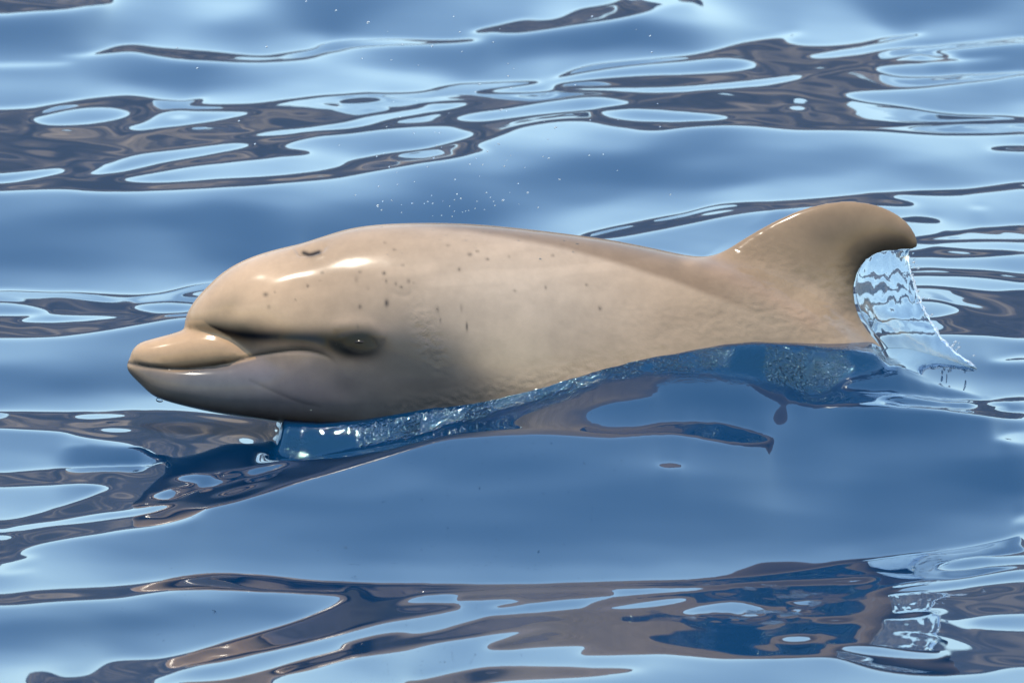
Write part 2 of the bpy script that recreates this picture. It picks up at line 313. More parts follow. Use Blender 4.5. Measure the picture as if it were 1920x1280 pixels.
# where the water meets the dolphin: foot of the bow wave and the line where it wets the skin
FOOT = np.array([(400,892),(470,882),(530,872),(600,860),(700,838),(760,825),(800,815),(860,795),(960,765),(1050,742),(1130,715),(1200,703),(1250,700),(1320,698),(1400,708),(1480,732),(1520,746),(1550,738),(1585,708),(1620,696),(1690,686),(1800,690)], float)
WET = np.array([(505,800),(530,795),(600,797),(680,790),(750,776),(850,756),(980,722),(1100,691),(1200,673),(1300,658),(1360,648),(1420,645),(1500,648),(1600,656),(1650,664),(1700,678)], float)
BACK_U = [237,350,385,440,520,600,700,830,1000,1200,1320,1450,1600,1720]
BACK_V = [650,590,540,497,467,441,422,418,430,458,480,394,376,430]
FOOT_GAP = .235                   # foot of the bow wave in front of the mid-plane
def y_axis(x): return 1.32 + .12 * x * DIST / (DIST + 1.32 + .12 * x)
def z_at(y, v):
    """height of the point at depth y seen at photo row v"""
    t = (640 - v) / 1000 / DIST
    ry = y - CAM[1]
    # (ry*up1 + rz*up2) = t * -(ry*tow1 + rz*tow2)
    rz = -ry * (UP[1] + t * TOW[1]) / (UP[2] + t * TOW[2])
    return CAM[2] + rz
xu = 960 + XI * 1000 * DIST / (DIST + 1.1 + .12 * XI)      # photo column of each grid column near the dolphin
yfoot = y_axis(XI) - FOOT_GAP * np.interp(xu, [500, 560, 700, 1300, 1500, 1600, 1700], [.85, .87, 1, 1, 1.0, .98, .9])
zfoot = z_at(yfoot, np.interp(xu, FOOT[:, 0], FOOT[:, 1]))
on = (xu > 490) & (xu < 1780)
jf = np.where(on)[0]
kf = np.clip(np.round((yfoot[jf] - YI[0]) / dy).astype(int), 0, ny - 1)
M = np.zeros((ny, nx)); T = np.zeros((ny, nx))
M[kf, jf] = 60.0 / dy * (sstep(490, 580, xu) ** 2 * (1 - sstep(1660, 1780, xu)) ** 3)[jf]; T[kf, jf] = zfoot[jf]

def op(h, W):
    g = W * (h[1:] - h[:-1]) / dy ** 2
    r = MU * h + M * h
    r[1:] += g; r[:-1] -= g
    gx = LAM * (h[:, 1:] - h[:, :-1]) / dx ** 2
    r[:, 1:] += gx; r[:, :-1] -= gx
    return r

top_v = np.interp(xu, [0,190,260,350,400,470,560,700,830,1000,1200,1320,1450,1600,1720,1780,1860], [1150,900,640,560,500,470,445,418,414,426,455,460,400,385,425,580,850])
z_top = z_at(y_axis(XI), top_v) + .02
z_mid = z_at(y_axis(XI), np.interp(xu, [500, 700, 1000, 1300, 1700], [700, 640, 600, 570, 560]))
z_top = np.max([np.interp(XI + o_, XI, z_top) for o_ in np.linspace(-.13, .13, 9)], 0)
def clear_of_dolphin(e, m, h):
    """open faces in front of the dolphin lean enough to mirror the sky above its back"""
    gap = (y_axis(XI)[None] - GY)
    ec = np.arctan2(z_top[None] - h, np.maximum(gap, .05)) + math.radians(1.5)
    ec = np.where(gap > .25, np.minimum(ec, math.radians(50)), 0) * sstep(.1, .35, gap)
    en = np.maximum(e, ec + 1.1 * (e - E_LIGHT) - math.radians(1))
    k = np.clip(1 - 2 * m, 0, 1)
    e = e + (en - e) * sstep(0, .35, k) * (e > E_SHORE)
    em = np.arctan2(z_mid[None] - h, np.maximum(gap, .05))
    fl = sstep(.5, .8, m) * sstep(.15, .35, gap) * (1 - sstep(1.2, 2.2, gap)) * (sstep(1000, 1150, xu) * (1 - sstep(1520, 1640, xu)))[None]
    return e + (np.clip(em, 0, .5) - e) * fl

H = np.zeros((ny, nx)); fb = np.zeros((ny, nx))
for it in range(16):
    u, v = project(GX, GY, H)
    e = sample(ELEV, u, v)
    if it > 4: e = clear_of_dolphin(e, sample(mask, u, v), H)
    depl = np.arctan2(CAM[2] - H, GY - CAM[1])
    if it > 9:                    # lean a little further where the sheet cannot follow
        act = 2 * np.arctan(np.gradient(H, dy, axis=0)) + depl
        fb = np.clip(fb + .2 * gblur(e - act, 1.5, 6), -.02, .06)
    s = np.tan((e + fb - depl) / 2)
    p = .5 * (s[1:] + s[:-1])
    if it == 7:
        d_ = np.degrees(2 * np.arctan(np.gradient(H, dy, axis=0)) + depl) - np.degrees(e)
        inn = (u > 0) & (u < 1920) & (v > 0) & (v < 1280); mm = sample(mask, u, v)
        print('E err', d_[inn].mean(), d_[inn].std(), 'flat', d_[inn & (mm > .8)].mean(), 'open', d_[inn & (mm < .2)].mean())
        for a, b in FOOT[1::2]:
            j = int(np.argmin(np.abs(xu - a))); k_ = np.where(v[:, j] > b)[0].max()
            print('  foot', a, b, 'y', round(YI[k_], 3), 'z', round(H[k_, j], 3), 'now', round(yfoot[j], 3), round(zfoot[j], 3))
    if it < 8:
        rhs = np.zeros_like(H)
        rhs[1:] += p / dy; rhs[:-1] -= p / dy
        Hn = solve(rhs)
        H = Hn if it == 0 else .5 * H + .5 * Hn
    else:                         # tie the swell to the foot of the bow wave; free behind the dolphin
        hid = ((xu > 520) & (xu < 1690))[None] & (GY > yfoot[None]) & (v > np.interp(u, BACK_U, BACK_V))
        W = np.where(hid, .04, 1.0)
        W = np.where(((xu > 480) & (xu < 1280))[None] & (GY < yfoot[None]) & (GY > yfoot[None] - 1.0) & (sample(mask, u, v) > .5), .03, W)
        W = W * (1 + 4 * np.exp(-.5 * (((u - 1500) / 90) ** 2 + ((v - 862) / 28) ** 2)))
        W = .5 * (W[1:] + W[:-1])
        rhs = M * T
        rhs[1:] += W * p / dy; rhs[:-1] -= W * p / dy
        x = H.copy(); r = rhs - op(x, W); z = solve(r); q = z.copy(); rz = (r * z).sum()
        for k in range(14):
            Aq = op(q, W); al = rz / (q * Aq).sum()
            x += al * q; r -= al * Aq
            z = solve(r); rz2 = (r * z).sum()
            q = z + rz2 / rz * q; rz = rz2
        H = .4 * H + .6 * x
err = H[kf, jf] - zfoot[jf]
u, v = project(GX, GY, H); mm = sample(mask, u, v); depl = np.arctan2(CAM[2] - H, GY - CAM[1])
d_ = np.degrees(2 * np.arctan(np.gradient(H, dy, axis=0)) + depl) - np.degrees(sample(ELEV, u, v))
for r in range(5):
    pass
for (a, b) in ((750,1075),(900,1075),(1000,830),(50,660),(1540,55),(150,250),(1450,200),(420,820),(1400,1170),(1300,820),(150,1060),(1700,800),(1560,850),(500,85),(1150,25)):
    q = np.argmin((u - a) ** 2 + 9 * (v - b) ** 2)
    ecl = clear_of_dolphin(sample(ELEV, u, v), mm, H); print('   y', round(float(GY.flat[q]), 2), 'h', round(float(H.flat[q]), 3), 'clear', round(float(np.degrees(ecl.flat[q])), 1), 'fb', round(float(fb.flat[q]), 3), 'ztop', round(float(z_top[q % nx]), 2))
    print('pt', a, b, 'err', round(float(d_.flat[q]), 1), 'target', round(float(np.degrees(sample(ELEV, u, v)).flat[q]), 1))
if 0:
    print('Eerr', [round(float(np.mean(q)), 1) for q in [d_[(u > 384 * c) & (u < 384 * c + 384) & (v > 256 * r) & (v < 256 * r + 256)] for c in range(5)]])
print('swell heights', H.min(), H.max(), 'foot error', np.abs(err).max())

# bow wave: the water pushed up against the flank
zi = np.array([np.interp(yfoot[j], YI, H[:, j]) for j in range(nx)])
rise_w = np.interp(xu, [500, 700, 1000, 1300, 1500, 1700], [.045, .055, .045, .045, .065, .04])
ywet = yfoot + rise_w
zwet = z_at(ywet, np.interp(xu, WET[:, 0], WET[:, 1]))
zi = np.array([np.interp(ywet[j], YI, H[:, j]) for j in range(nx)])
amp = np.maximum(zwet - zi, 0) * (1 - sstep(1640, 1712, xu))
amp = amp * (1 + .05 * vnoise(XI / .05, XI * 0, 11))
yy = GY - yfoot[None]
up_ = sstep(0, 1, yy / rise_w[None]) * .93 + .07 * sstep(.0, .3, yy / rise_w[None])
down = 1 - sstep(.42, 1.0, yy)
HS = H.copy()
lip = sstep(517, 539, xu[None] + 5 * vnoise(GY / .09, GX / .12, 12) + 60 * yy.clip(-.05, .1))
H = H + (np.maximum(zwet[None] - H, 0) * np.where(amp > 0, 1, 0)[None] * (sstep(0, .03, amp) * (1 - sstep(1640, 1712, xu)))[None]) * up_ * down * lip
wave_in = (amp > .004)[None] & (yy > -.03) & (yy < .35)
crn = sum(vnoise(GX / f, GY / f, 20 + i) * f for i, f in enumerate((.055, .028, .016)))
churn_w = np.exp(-.5 * ((yy - rise_w[None] * .9) / .04) ** 2) * ((amp > .002) * sstep(517, 545, xu))[None] * np.interp(xu, [500, 540, 620, 740, 800, 1000, 1250, 1350, 1450, 1560, 1640, 1700], [.3, .25, .1, .25, .9, 1, .6, .6, .9, .6, .3, 0])[None]
H = H + .028 * crn * churn_w
churn = np.clip(churn_w, 0, 1) * (.12 + .88 * sstep(-.2, .35, vnoise(GX / .07, GY / .035, 15) + .5 * vnoise(GX / .025, GY / .02, 16)))
u, v = project(GX, GY, H)
def spot(a, b, su, sv, ang=0.0):
    ca, sa = math.cos(ang), math.sin(ang)
    p = ((u - a) * ca + (v - b) * sa) / su; q = (-(u - a) * sa + (v - b) * ca) / sv
    return np.exp(-.5 * (p * p + q * q))
spl = np.zeros_like(H)
for a, b, su, sv, g, am in ((1490,1140,34,9,-.5,1),(1400,1155,60,6,0,.7),(1440,1110,70,7,.1,.35)):
    spl = np.maximum(spl, am * spot(a, b, su, sv, g))
H = H + .07 * crn * spl
churn = np.maximum(churn, .5 * spl * sstep(0, .5, vnoise(GX / .03, GY / .03, 17)))

# the open sea round it, one sheet out to the horizon
def sea(X, Y):
    r = np.hypot(X, Y)
    z = 0
    for wl, am, an, ph in ((3.1, .030, .2, 1.), (2.1, .022, -.35, 2.), (1.35, .012, .5, .4), (5.3, .03, -.1, 3.1), (.9, .006, -.7, 5.)):
        k = 2 * math.pi / wl
        z = z + am * np.sin(k * (Y * math.cos(an) + X * math.sin(an)) + ph + .8 * np.sin(X * .7 * math.cos(an) + ph)) * np.clip(1 - r / (wl * 14), 0, 1)
    return z
def grow(lo, step):
    out = []; d = step; p = lo
    while abs(p) < 6000:
        d *= 1.16; p = p + math.copysign(d, step) if False else p + d * (1 if step > 0 else -1)
        out.append(p)
        d = abs(d)
    return np.array(out)
xr = grow(XI[-1], dx); xl = grow(XI[0], -dx)[::-1] if False else -grow(-XI[0], dx)[::-1]
yr = grow(YI[-1], dy); yl = -grow(-YI[0], dy)[::-1]
XA = np.concatenate([xl, XI, xr]); YA = np.concatenate([yl, YI, yr])
AX, AY = np.meshgrid(XA, YA)
HA = sea(AX, AY)
def fold(q, lo, hi):              # carry the swell on past the traced patch, mirrored
    t = np.mod(q - lo, 2 * (hi - lo)); return lo + np.where(t > hi - lo, 2 * (hi - lo) - t, t)
fi = np.clip(np.round((fold(YA, YI[0], YI[-1]) - YI[0]) / dy).astype(int), 0, ny - 1)
fj = np.clip(np.round((fold(XA, XI[0], XI[-1]) - XI[0]) / dx).astype(int), 0, nx - 1)
Hf = HS.copy(); Hpad = Hf[np.ix_(fi, fj)]
Hpad[len(yl):len(yl) + ny, len(xl):len(xl) + nx] = H
Cpad = np.pad(churn, ((len(yl), len(yr)), (len(xl), len(xr))))
ox = np.maximum(XI[0] - AX, AX - XI[-1]).clip(0); oy = np.maximum(YI[0] - AY, AY - YI[-1]).clip(0)
wgt = 1 - sstep(0, 7.0, np.hypot(ox, oy))
HA = HA * (1 - wgt) + Hpad * wgt

def grid_mesh(name, P, flip=False):
    a, b = P.shape[:2]
    idx = np.arange(a * b).reshape(a, b)
    q = np.stack([idx[:-1, :-1], idx[:-1, 1:], idx[1:, 1:], idx[1:, :-1]], -1).reshape(-1, 4)
    if flip: q = q[:, ::-1]
    me = bpy.data.meshes.new(name)
    me.vertices.add(a * b); me.vertices.foreach_set('co', P.reshape(-1).astype(np.float32))
    me.loops.add(q.size); me.loops.foreach_set('vertex_index', q.reshape(-1).astype(np.int32))
    me.polygons.add(len(q)); me.polygons.foreach_set('loop_start', np.arange(0, q.size, 4, dtype=np.int32))
    me.update(calc_edges=True)
    return me

m_water, nt, bs = mat('sea water')
bs.inputs['Base Color'].default_value = (.0, .0125, .036, 1)
bs.inputs['Roughness'].default_value = .012
bs.inputs['IOR'].default_value = 1.45
bs.inputs['Specular Tint'].default_value = (.61, .96, .97, 1)
at = nt.nodes.new('ShaderNodeAttribute'); at.attribute_name = 'churn'
rr = nt.nodes.new('ShaderNodeMath'); rr.operation = 'MULTIPLY_ADD'; rr.inputs[1].default_value = .14; rr.inputs[2].default_value = .012
nt.links.new(at.outputs['Fac'], rr.inputs[0]); nt.links.new(rr.outputs[0], bs.inputs['Roughness'])
tc = nt.nodes.new('ShaderNodeTexCoord')
n1 = nt.nodes.new('ShaderNodeTexNoise'); n1.inputs['Scale'].default_value = 120; n1.inputs['Detail'].default_value = 2
n2 = nt.nodes.new('ShaderNodeTexNoise'); n2.inputs['Scale'].default_value = 1.6; n2.inputs['Detail'].default_value = 3
for n in (n1, n2): nt.links.new(tc.outputs['Object'], n.inputs['Vector'])
b1 = nt.nodes.new('ShaderNodeBump'); b1.inputs['Distance'].default_value = .014
b2 = nt.nodes.new('ShaderNodeBump'); b2.inputs['Distance'].default_value = .004; b2.inputs['Strength'].default_value = .12
nt.links.new(n2.outputs[0], b2.inputs['Height'])
st = nt.nodes.new('ShaderNodeMath'); st.operation = 'MULTIPLY'; st.inputs[1].default_value = 2.2; st.use_clamp = True
nt.links.new(at.outputs['Fac'], st.inputs[0]); nt.links.new(st.outputs[0], b1.inputs['Strength']); nt.links.new(n1.outputs[0], b1.inputs['Height'])
nt.links.new(b2.outputs[0], b1.inputs['Normal']); nt.links.new(b1.outputs[0], bs.inputs['Normal'])
me = grid_mesh('water', np.stack([AX, AY, HA], -1))
att = me.attributes.new('churn', 'FLOAT', 'POINT'); att.data.foreach_set('value', Cpad.reshape(-1).astype(np.float32))
water = link('water', me, m_water); water['kind'] = 'structure'
print('water verts', len(me.vertices))

# ------------------------------------------------------------------ the rocky shore the water mirrors
hx = np.linspace(-1500, 1500, 601); hy = np.concatenate([[395], np.linspace(400, 470, 40), np.linspace(480, 1400, 30)])
PX, PY = np.meshgrid(hx, hy)
cl = sstep(0, 60, PY - 402 - 10 * vnoise(PX / 40, PY * 0, 2))
rise = 97 * cl + cl * (2.0 * vnoise(PX / 45, PY / 60, 31) + 1.0 * vnoise(PX / 14, PY / 20, 32))
rise += cl * (1 - cl) * 9 * vnoise(PX / 18, PY / 25, 33)
HZ = -2 + rise
HZ[0] = -6
m_rock, nt, bs = mat('shore rock')
bs.inputs['Roughness'].default_value = .95
tc = nt.nodes.new('ShaderNodeTexCoord')
mp = nt.nodes.new('ShaderNodeMapping'); mp.inputs['Scale'].default_value = (.028, .03, .11)
nz = nt.nodes.new('ShaderNodeTexNoise'); nz.inputs['Scale'].default_value = 1; nz.inputs['Detail'].default_value = 6; nz.inputs['Roughness'].default_value = .6
cr = nt.nodes.new('ShaderNodeValToRGB')
el = cr.color_ramp.elements
el[0].position = .40; el[0].color = (.030, .039, .052, 1)
el[1].position = .72; el[1].color = (.25, .195, .15, 1)
e2 = el.new(.52); e2.color = (.055, .058, .068, 1)
nt.links.new(tc.outputs['Object'], mp.inputs[0]); nt.links.new(mp.outputs[0], nz.inputs['Vector'])
nt.links.new(nz.outputs[0], cr.inputs[0]); nt.links.new(cr.outputs[0], bs.inputs['Base Color'])
hills = link('hills', grid_mesh('hills', np.stack([PX, PY, HZ], -1)), m_rock); hills['kind'] = 'structure'

# ------------------------------------------------------------------ the dolphin
def loft(stations, n=4, seg=72, ex=2.25):
    """rings over (u, top, bottom, half width): local coordinates X, T, Z in metres"""
    st = spline(stations, n)
    th = np.linspace(0, 2 * np.pi, seg, endpoint=False)
    c, s_ = np.cos(th), np.sin(th)
    f = lambda q: np.sign(q) * np.abs(q) ** (2 / ex)
    V = []
    for uq, tp, bt, hw in st:
        mid, hh = (tp + bt) / 2, (bt - tp) / 2
        V.append(np.stack([np.full(seg, (uq - 960) / 1000), f(c) * max(hw, .002), (640 - mid + f(s_) * max(hh, .5)) / 1000], -1))
    V = np.concatenate(V); k = len(st)
    F = [(i * seg + j, i * seg + (j + 1) % seg, (i + 1) * seg + (j + 1) % seg, (i + 1) * seg + j) for i in range(k - 1) for j in range(seg)]
    F.append(tuple(range(seg - 1, -1, -1))); F.append(tuple((k - 1) * seg + j for j in range(seg)))
    return V, F
TRUNK = [(346,606,613,.006),(348,596,617,.020),(352,585,622,.033),(360,571,627,.048),(372,555,631,.062),(390,536,636,.077),(415,513,643,.092),(445,494,654,.106),(480,479,680,.119),(520,467,735,.133),(560,457.5,780,.145),(600,445,808,.155),(650,430,830,.166),(700,422,847,.176),(760,418.5,862,.186),(830,418,876,.194),(900,421,888,.199),(980,428.5,898,.202),(1060,438,905,.200),(1140,449,908,.196),(1220,464,908,.188),(1290,478,905,.180),(1360,490,902,.170),(1450,513,898,.155),(1550,572,894,.138),(1650,668,892,.116),(1750,742,894,.096),(1850,785,898,.080),(1950,820,905,.064),(2050,850,915,.050),(2150,880,925,.038),(2230,900,935,.020)]
JAW = [(237,682,684,.006),(240,677,695,.020),(247,677,704,.030),(262,681,719,.040),(285,686,740,.050),(310,689,751,.056),(350,690,762,.064),(400,686,773,.078),(450,676,781,.095),(500,664,788,.114),(550,660,796,.130),(600,667,803,.143),(640,682,806,.146),(700,705,812,.135)]
BEAK = [(243,671,677,.006),(246,661,678,.022),(253,650,681,.034),(266,641,686,.044),(290,634,691,.051),(320,626,693,.056),(350,617,692,.062),(380,612,690,.071),(410,615,685,.079),(440,630,680,.083),(462,650,676,.079),(480,662,674,.068),(496,666,670,.045)]
BEAK = [(a, t_, b + 12 * min(1, (a - 243) / 30), h) for a, t_, b, h in BEAK]
JAW = [(a, t_ - 9 * min(1, (a - 237) / 40), b, h) for a, t_, b, h in JAW]
LEAD = [(1230,540),(1290,494),(1325,478),(1370,455),(1420,429),(1475,403),(1520,387),(1565,378),(1605,377),(1640,383),(1672,395),(1700,415),(1716,438),(1722,457)]
TRAIL = [(1760,730),(1693,676),(1665,648),(1640,620),(1620,590),(1609,555),(1608,530),(1614,507),(1627,488),(1645,477),(1668,472),(1690,470.5),(1708,469),(1720,466)]
THICK = [.070,.052,.044,.037,.032,.028,.025,.0225,.020,.018,.016,.014,.011,.007]
verts, faces = [], []
def add(V, F):
    o = sum(len(q) for q in verts)
    verts.append(np.asarray(V)); faces.extend([tuple(i + o for i in f) for f in F])
add(*loft(TRUNK)); add(*loft(JAW, ex=2.5)); add(*loft(BEAK, ex=2.3))
L = spline(LEAD, 5); R = spline(TRAIL, 5); TH = np.interp(np.linspace(0, 1, len(L)), np.linspace(0, 1, len(THICK)), THICK)
nc = 28
cth = np.linspace(0, 2 * np.pi, 2 * nc, endpoint=False)
V = []
for l, r, t in zip(L, R, TH):
    c = (1 - np.cos(cth)) / 2
    prof = 1.55 * np.sqrt(np.clip(c, 0, 1)) * (1 - c) ** .75 * 1.15
    y = np.where(cth <= np.pi, 1, -1) * t * np.maximum(prof, .10 * (c > .01) * (c < .99))
    q = l[None] + (r - l)[None] * c[:, None]
    V.append(np.stack([(q[:, 0] - 960) / 1000, y, (640 - q[:, 1]) / 1000], -1))
k = len(V); sg = 2 * nc
F = [(i * sg + (j + 1) % sg, i * sg + j, (i + 1) * sg + j, (i + 1) * sg + (j + 1) % sg) for i in range(k - 1) for j in range(sg)]
F.append(tuple(range(sg))); F.append(tuple((k - 1) * sg + j for j in range(sg - 1, -1, -1)))
add(np.concatenate(V), F)
me0 = bpy.data.meshes.new('shells'); me0.from_pydata(np.concatenate(verts).tolist(), [], faces)
bm = bmesh.new(); bm.from_mesh(me0); bmesh.ops.recalc_face_normals(bm, faces=bm.faces); bm.to_mesh(me0); bm.free()
tmp = bpy.data.objects.new('shells', me0); COL.objects.link(tmp)
rm = tmp.modifiers.new('fuse', 'REMESH'); rm.mode = 'VOXEL'; rm.voxel_size = .0036; rm.adaptivity = 0
dg = bpy.context.evaluated_depsgraph_get()
body_me = bpy.data.meshes.new_from_object(tmp.evaluated_get(dg), depsgraph=dg)
bpy.data.objects.remove(tmp); bpy.data.meshes.remove(me0)
nv = len(body_me.vertices)
P = np.zeros(nv * 3, np.float32); body_me.vertices.foreach_get('co', P); P = P.reshape(-1, 3).astype(float)
ne = len(body_me.edges); ed = np.zeros(ne * 2, np.int32); body_me.edges.foreach_get('vertices', ed); ed = ed.reshape(-1, 2)
deg = np.bincount(ed.reshape(-1), minlength=nv).clip(1)
print('dolphin verts', nv)
def smooth(P, w, it):
    for _ in range(it):
        A = np.zeros_like(P)
        for c in range(3):
            A[:, c] = np.bincount(ed[:, 0], P[ed[:, 1], c], nv) + np.bincount(ed[:, 1], P[ed[:, 0], c], nv)
        A /= deg[:, None]
        P = P + w * (A - P)
    return P
def uv(): return P[:, 0] * 1000 + 960, 640 - P[:, 2] * 1000
def pdist(line, n=6, sp=True):
    """distance in px of every vertex to a polyline on the flank"""
    q = spline(line, n) if sp else np.array(line, float)
    d = np.full(nv, 1e9)
    sel = (U > q[:, 0].min() - 90) & (U < q[:, 0].max() + 90) & (Vv > q[:, 1].min() - 90) & (Vv < q[:, 1].max() + 90)
    a_u, a_v = U[sel], Vv[sel]; dd = np.full(sel.sum(), 1e9)
    for a, b in zip(q[:-1], q[1:]):
        ab = b - a; t = np.clip(((a_u - a[0]) * ab[0] + (a_v - a[1]) * ab[1]) / max(ab @ ab, 1e-9), 0, 1)
        dd = np.minimum(dd, np.hypot(a_u - a[0] - t * ab[0], a_v - a[1] - t * ab[1]))
    d[sel] = dd
    return d
def g2(a, b, su, sv, ang=0.0):
    ca, sa = math.cos(ang), math.sin(ang)
    p = ((U - a) * ca + (Vv - b) * sa) / su; q = (-(U - a) * sa + (Vv - b) * ca) / sv
    return np.exp(-.5 * (p * p + q * q))
P = smooth(P, .6, 8)
U, Vv = uv()
# blend fin into back, throat into chest
w1 = np.clip(np.exp(-.5 * (pdist([(1290,492),(1400,520),(1500,560),(1600,620),(1690,690)]) / 45) ** 2), 0, 1)[:, None]
P = smooth(P, .7 * w1, 160)
w1 = np.clip(np.exp(-.5 * (pdist([(520,700),(560,740),(620,790),(700,815)]) / 45) ** 2) + np.exp(-.5 * (pdist([(510,640),(560,690)]) / 30) ** 2) * 1., 0, 1)[:, None]
P = smooth(P, .7 * w1, 120)
U, Vv = uv()
sgn = np.sign(P[:, 1]); full = np.minimum(np.abs(P[:, 1]) / .01, 1)
MOUTH = [(236,678),(250,681),(280,687),(330,691),(380,688),(430,679),(475,667),(520,659),(560,656),(590,659),(615,667),(634,681)]
dm = pdist(MOUTH)
EYE = (677, 641)
dT = np.zeros(nv)
fade = 1 - sstep(560, 640, U)
dT += .0006 * np.exp(-.5 * (pdist([(640,632),(660,624),(684,622),(704,632),(712,644)]) / 3) ** 2) + .0004 * np.exp(-.5 * (pdist([(648,650),(664,658),(684,660),(702,653)]) / 3) ** 2)
dT -= .0038 * np.exp(-.5 * (dm / 3.0) ** 2) * fade
dT += .0025 * g2(275, 683, 24, 5, .12)
dT += .0018 * np.exp(-.5 * ((pdist([(480,652),(520,645),(560,641),(600,646)])) / 9) ** 2)      # lip over the gape
dT += .003 * g2(560, 700, 60, 24, .2)                                                          # cheek
dT += .005 * g2(*EYE, 36, 22) + .0025 * np.exp(-.5 * (pdist([(632,612),(665,607),(695,611),(716,628)]) / 7) ** 2)
dT -= .001 * g2(EYE[0] + 2, EYE[1] + 1, 20, 8)
dT -= .0015 * np.exp(-.5 * (pdist([(604,640),(628,655),(655,668)]) / 9) ** 2)
dT -= .0025 * np.exp(-.5 * (pdist([(430,588),(470,545),(515,505),(560,483)]) / 14) ** 2)        # furrow down the melon
dT += .0015 * np.exp(-.5 * (pdist([(455,600),(500,555),(550,515)]) / 20) ** 2)
dT -= .0006 * np.exp(-.5 * (pdist([(468,712),(520,736),(560,752),(600,762)]) / 2.2) ** 2)
dT -= .0012 * np.exp(-.5 * (pdist([(735,548),(755,555),(770,552),(772,542)]) / 2.5) ** 2)
cape_d = pdist([(790,424),(880,432),(960,444),(1060,463),(1160,490),(1260,520),(1350,555),(1450,610)])
dT -= .0022 * np.exp(-.5 * (cape_d / 9) ** 2)
dT += .004 * np.exp(-.5 * (pdist([(1330,500),(1420,545),(1520,600),(1620,650)]) / 16) ** 2)
dT -= .003 * np.exp(-.5 * (pdist([(1500,520),(1560,560),(1580,590)]) / 10) ** 2)
# flank folds behind the eye and on the tail stock
wr = 1.0 * g2(800, 620, 16, 42, -.35) + .55 * g2(1440, 505, 70, 40, .5) + .5 * g2(1400, 600, 150, 40, 0) + .35 * g2(1120, 690, 110, 26, -.2) + .5 * g2(1590, 545, 30, 40) + .35 * g2(1560, 620, 80, 30, .5)
wetv = np.interp(U, WET[:, 0], WET[:, 1])
wr = np.maximum(wr, .45 * np.exp(-.5 * ((Vv - wetv) / 16) ** 2) * sstep(640, 760, U) * (1 - sstep(1050, 1250, U)))
wr = np.clip(wr, 0, 1)
dT += .0022 * wr * vnoise(U / 9 + Vv / 14, Vv / 5 - U / 22, 41)
P[:, 1] += dT * sgn * full
# blowhole: a lip and a slit just this side of the midline
dB = pdist([(553,467),(566,474),(582,476.5),(597,472),(608,462)])
near = P[:, 1] > -.02
P[:, 2] -= near * (.014 * g2(582, 468, 17, 5.5, -.3))
P[:, 1] -= near * (.006 * np.exp(-.5 * (dB / 3.5) ** 2))
P[:, 2] += near * .003 * np.exp(-.5 * (pdist([(548,470),(566,480),(586,483),(604,478)]) / 4) ** 2)
P = smooth(P, .5, 1)
U, Vv = uv()

# pigment, with some shade and reflected light painted into it
def lay(colr, new, w):
    w = np.clip(w, 0, 1)[:, None]
    return colr * (1 - w) + np.array(new)[None] * w
PG = np.array((.385, .338, .292))
TAN = (.57, .425, .295)
pig = np.tile(np.array(TAN), (nv, 1))
pig = lay(pig, (.64, .56, .48), .95 * g2(960, 570, 220, 110))
pig = lay(pig, (.42, .345, .265), .9 * sstep(1150, 1450, U) * (1 - sstep(1450, 1560, U) * .3))
low_shade = sstep(620, 720, Vv + .10 * (U - 700) * (U > 700) + 14 * vnoise(U / 60, Vv / 40, 51))
pig = lay(pig, (.155, .175, .215), .85 * low_shade * (1 - sstep(820, 980, U)))  # shade under the head and throat, painted into the grey skin
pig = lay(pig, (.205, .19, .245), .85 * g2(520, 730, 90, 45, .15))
pig = lay(pig, (.155, .175, .215), .85 * g2(400, 725, 110, 32, .12))  # shaded lower jaw, darkened in the colour
pig = lay(pig, (.14, .14, .145), .8 * g2(790, 690, 90, 45, .5))                       # shade where the body curves under behind the eye, painted in
pig = lay(pig, (.16, .155, .155), .7 * g2(860, 735, 90, 26, .1))  # soft shade low on the shoulder, also painted
pig = lay(pig, (.70, .60, .49), .85 * g2(965, 655, 55, 42, .3))  # light thrown up by the water, painted as a pale patch
# cape over the back
cape_v = np.interp(U, [350,600,700,800,880,960,1060,1160,1260,1350,1450], [380,420,424,427,434,446,466,494,526,560,600])
cape = (1 - sstep(-7, 7, Vv - cape_v)) * sstep(700, 860, U) * (1 - sstep(1300, 1460, U)) * (Vv > 300)
pig = lay(pig, (.30, .22, .155), .85 * cape)
pig = lay(pig, (.44, .34, .25), .5 * (1 - sstep(-30, 60, (Vv - 560) + (U - 450) * 1.1)) * (U < 640))
# beak
onbeak = (U < 480) * sstep(-3, 3, Vv - np.interp(U, [380, 395, 430, 478], [600, 612, 631, 668])) * (Vv > 600) * (1 - sstep(-4, 4, Vv - np.interp(U, [237,330,430,480], [690,697,684,672])))
pig = lay(pig, (.56, .40, .26), .9 * onbeak)
pig = lay(pig, (.56, .41, .27), .9 * g2(258, 684, 26, 6, .12))
pig = lay(pig, (.09, .085, .085), .75 * np.exp(-.5 * (pdist([(252,680),(290,686),(330,689),(380,684),(420,679)]) / 3.5) ** 2))
pig = lay(pig, (.19, .195, .21), .7 * g2(300, 718, 50, 18, .5))
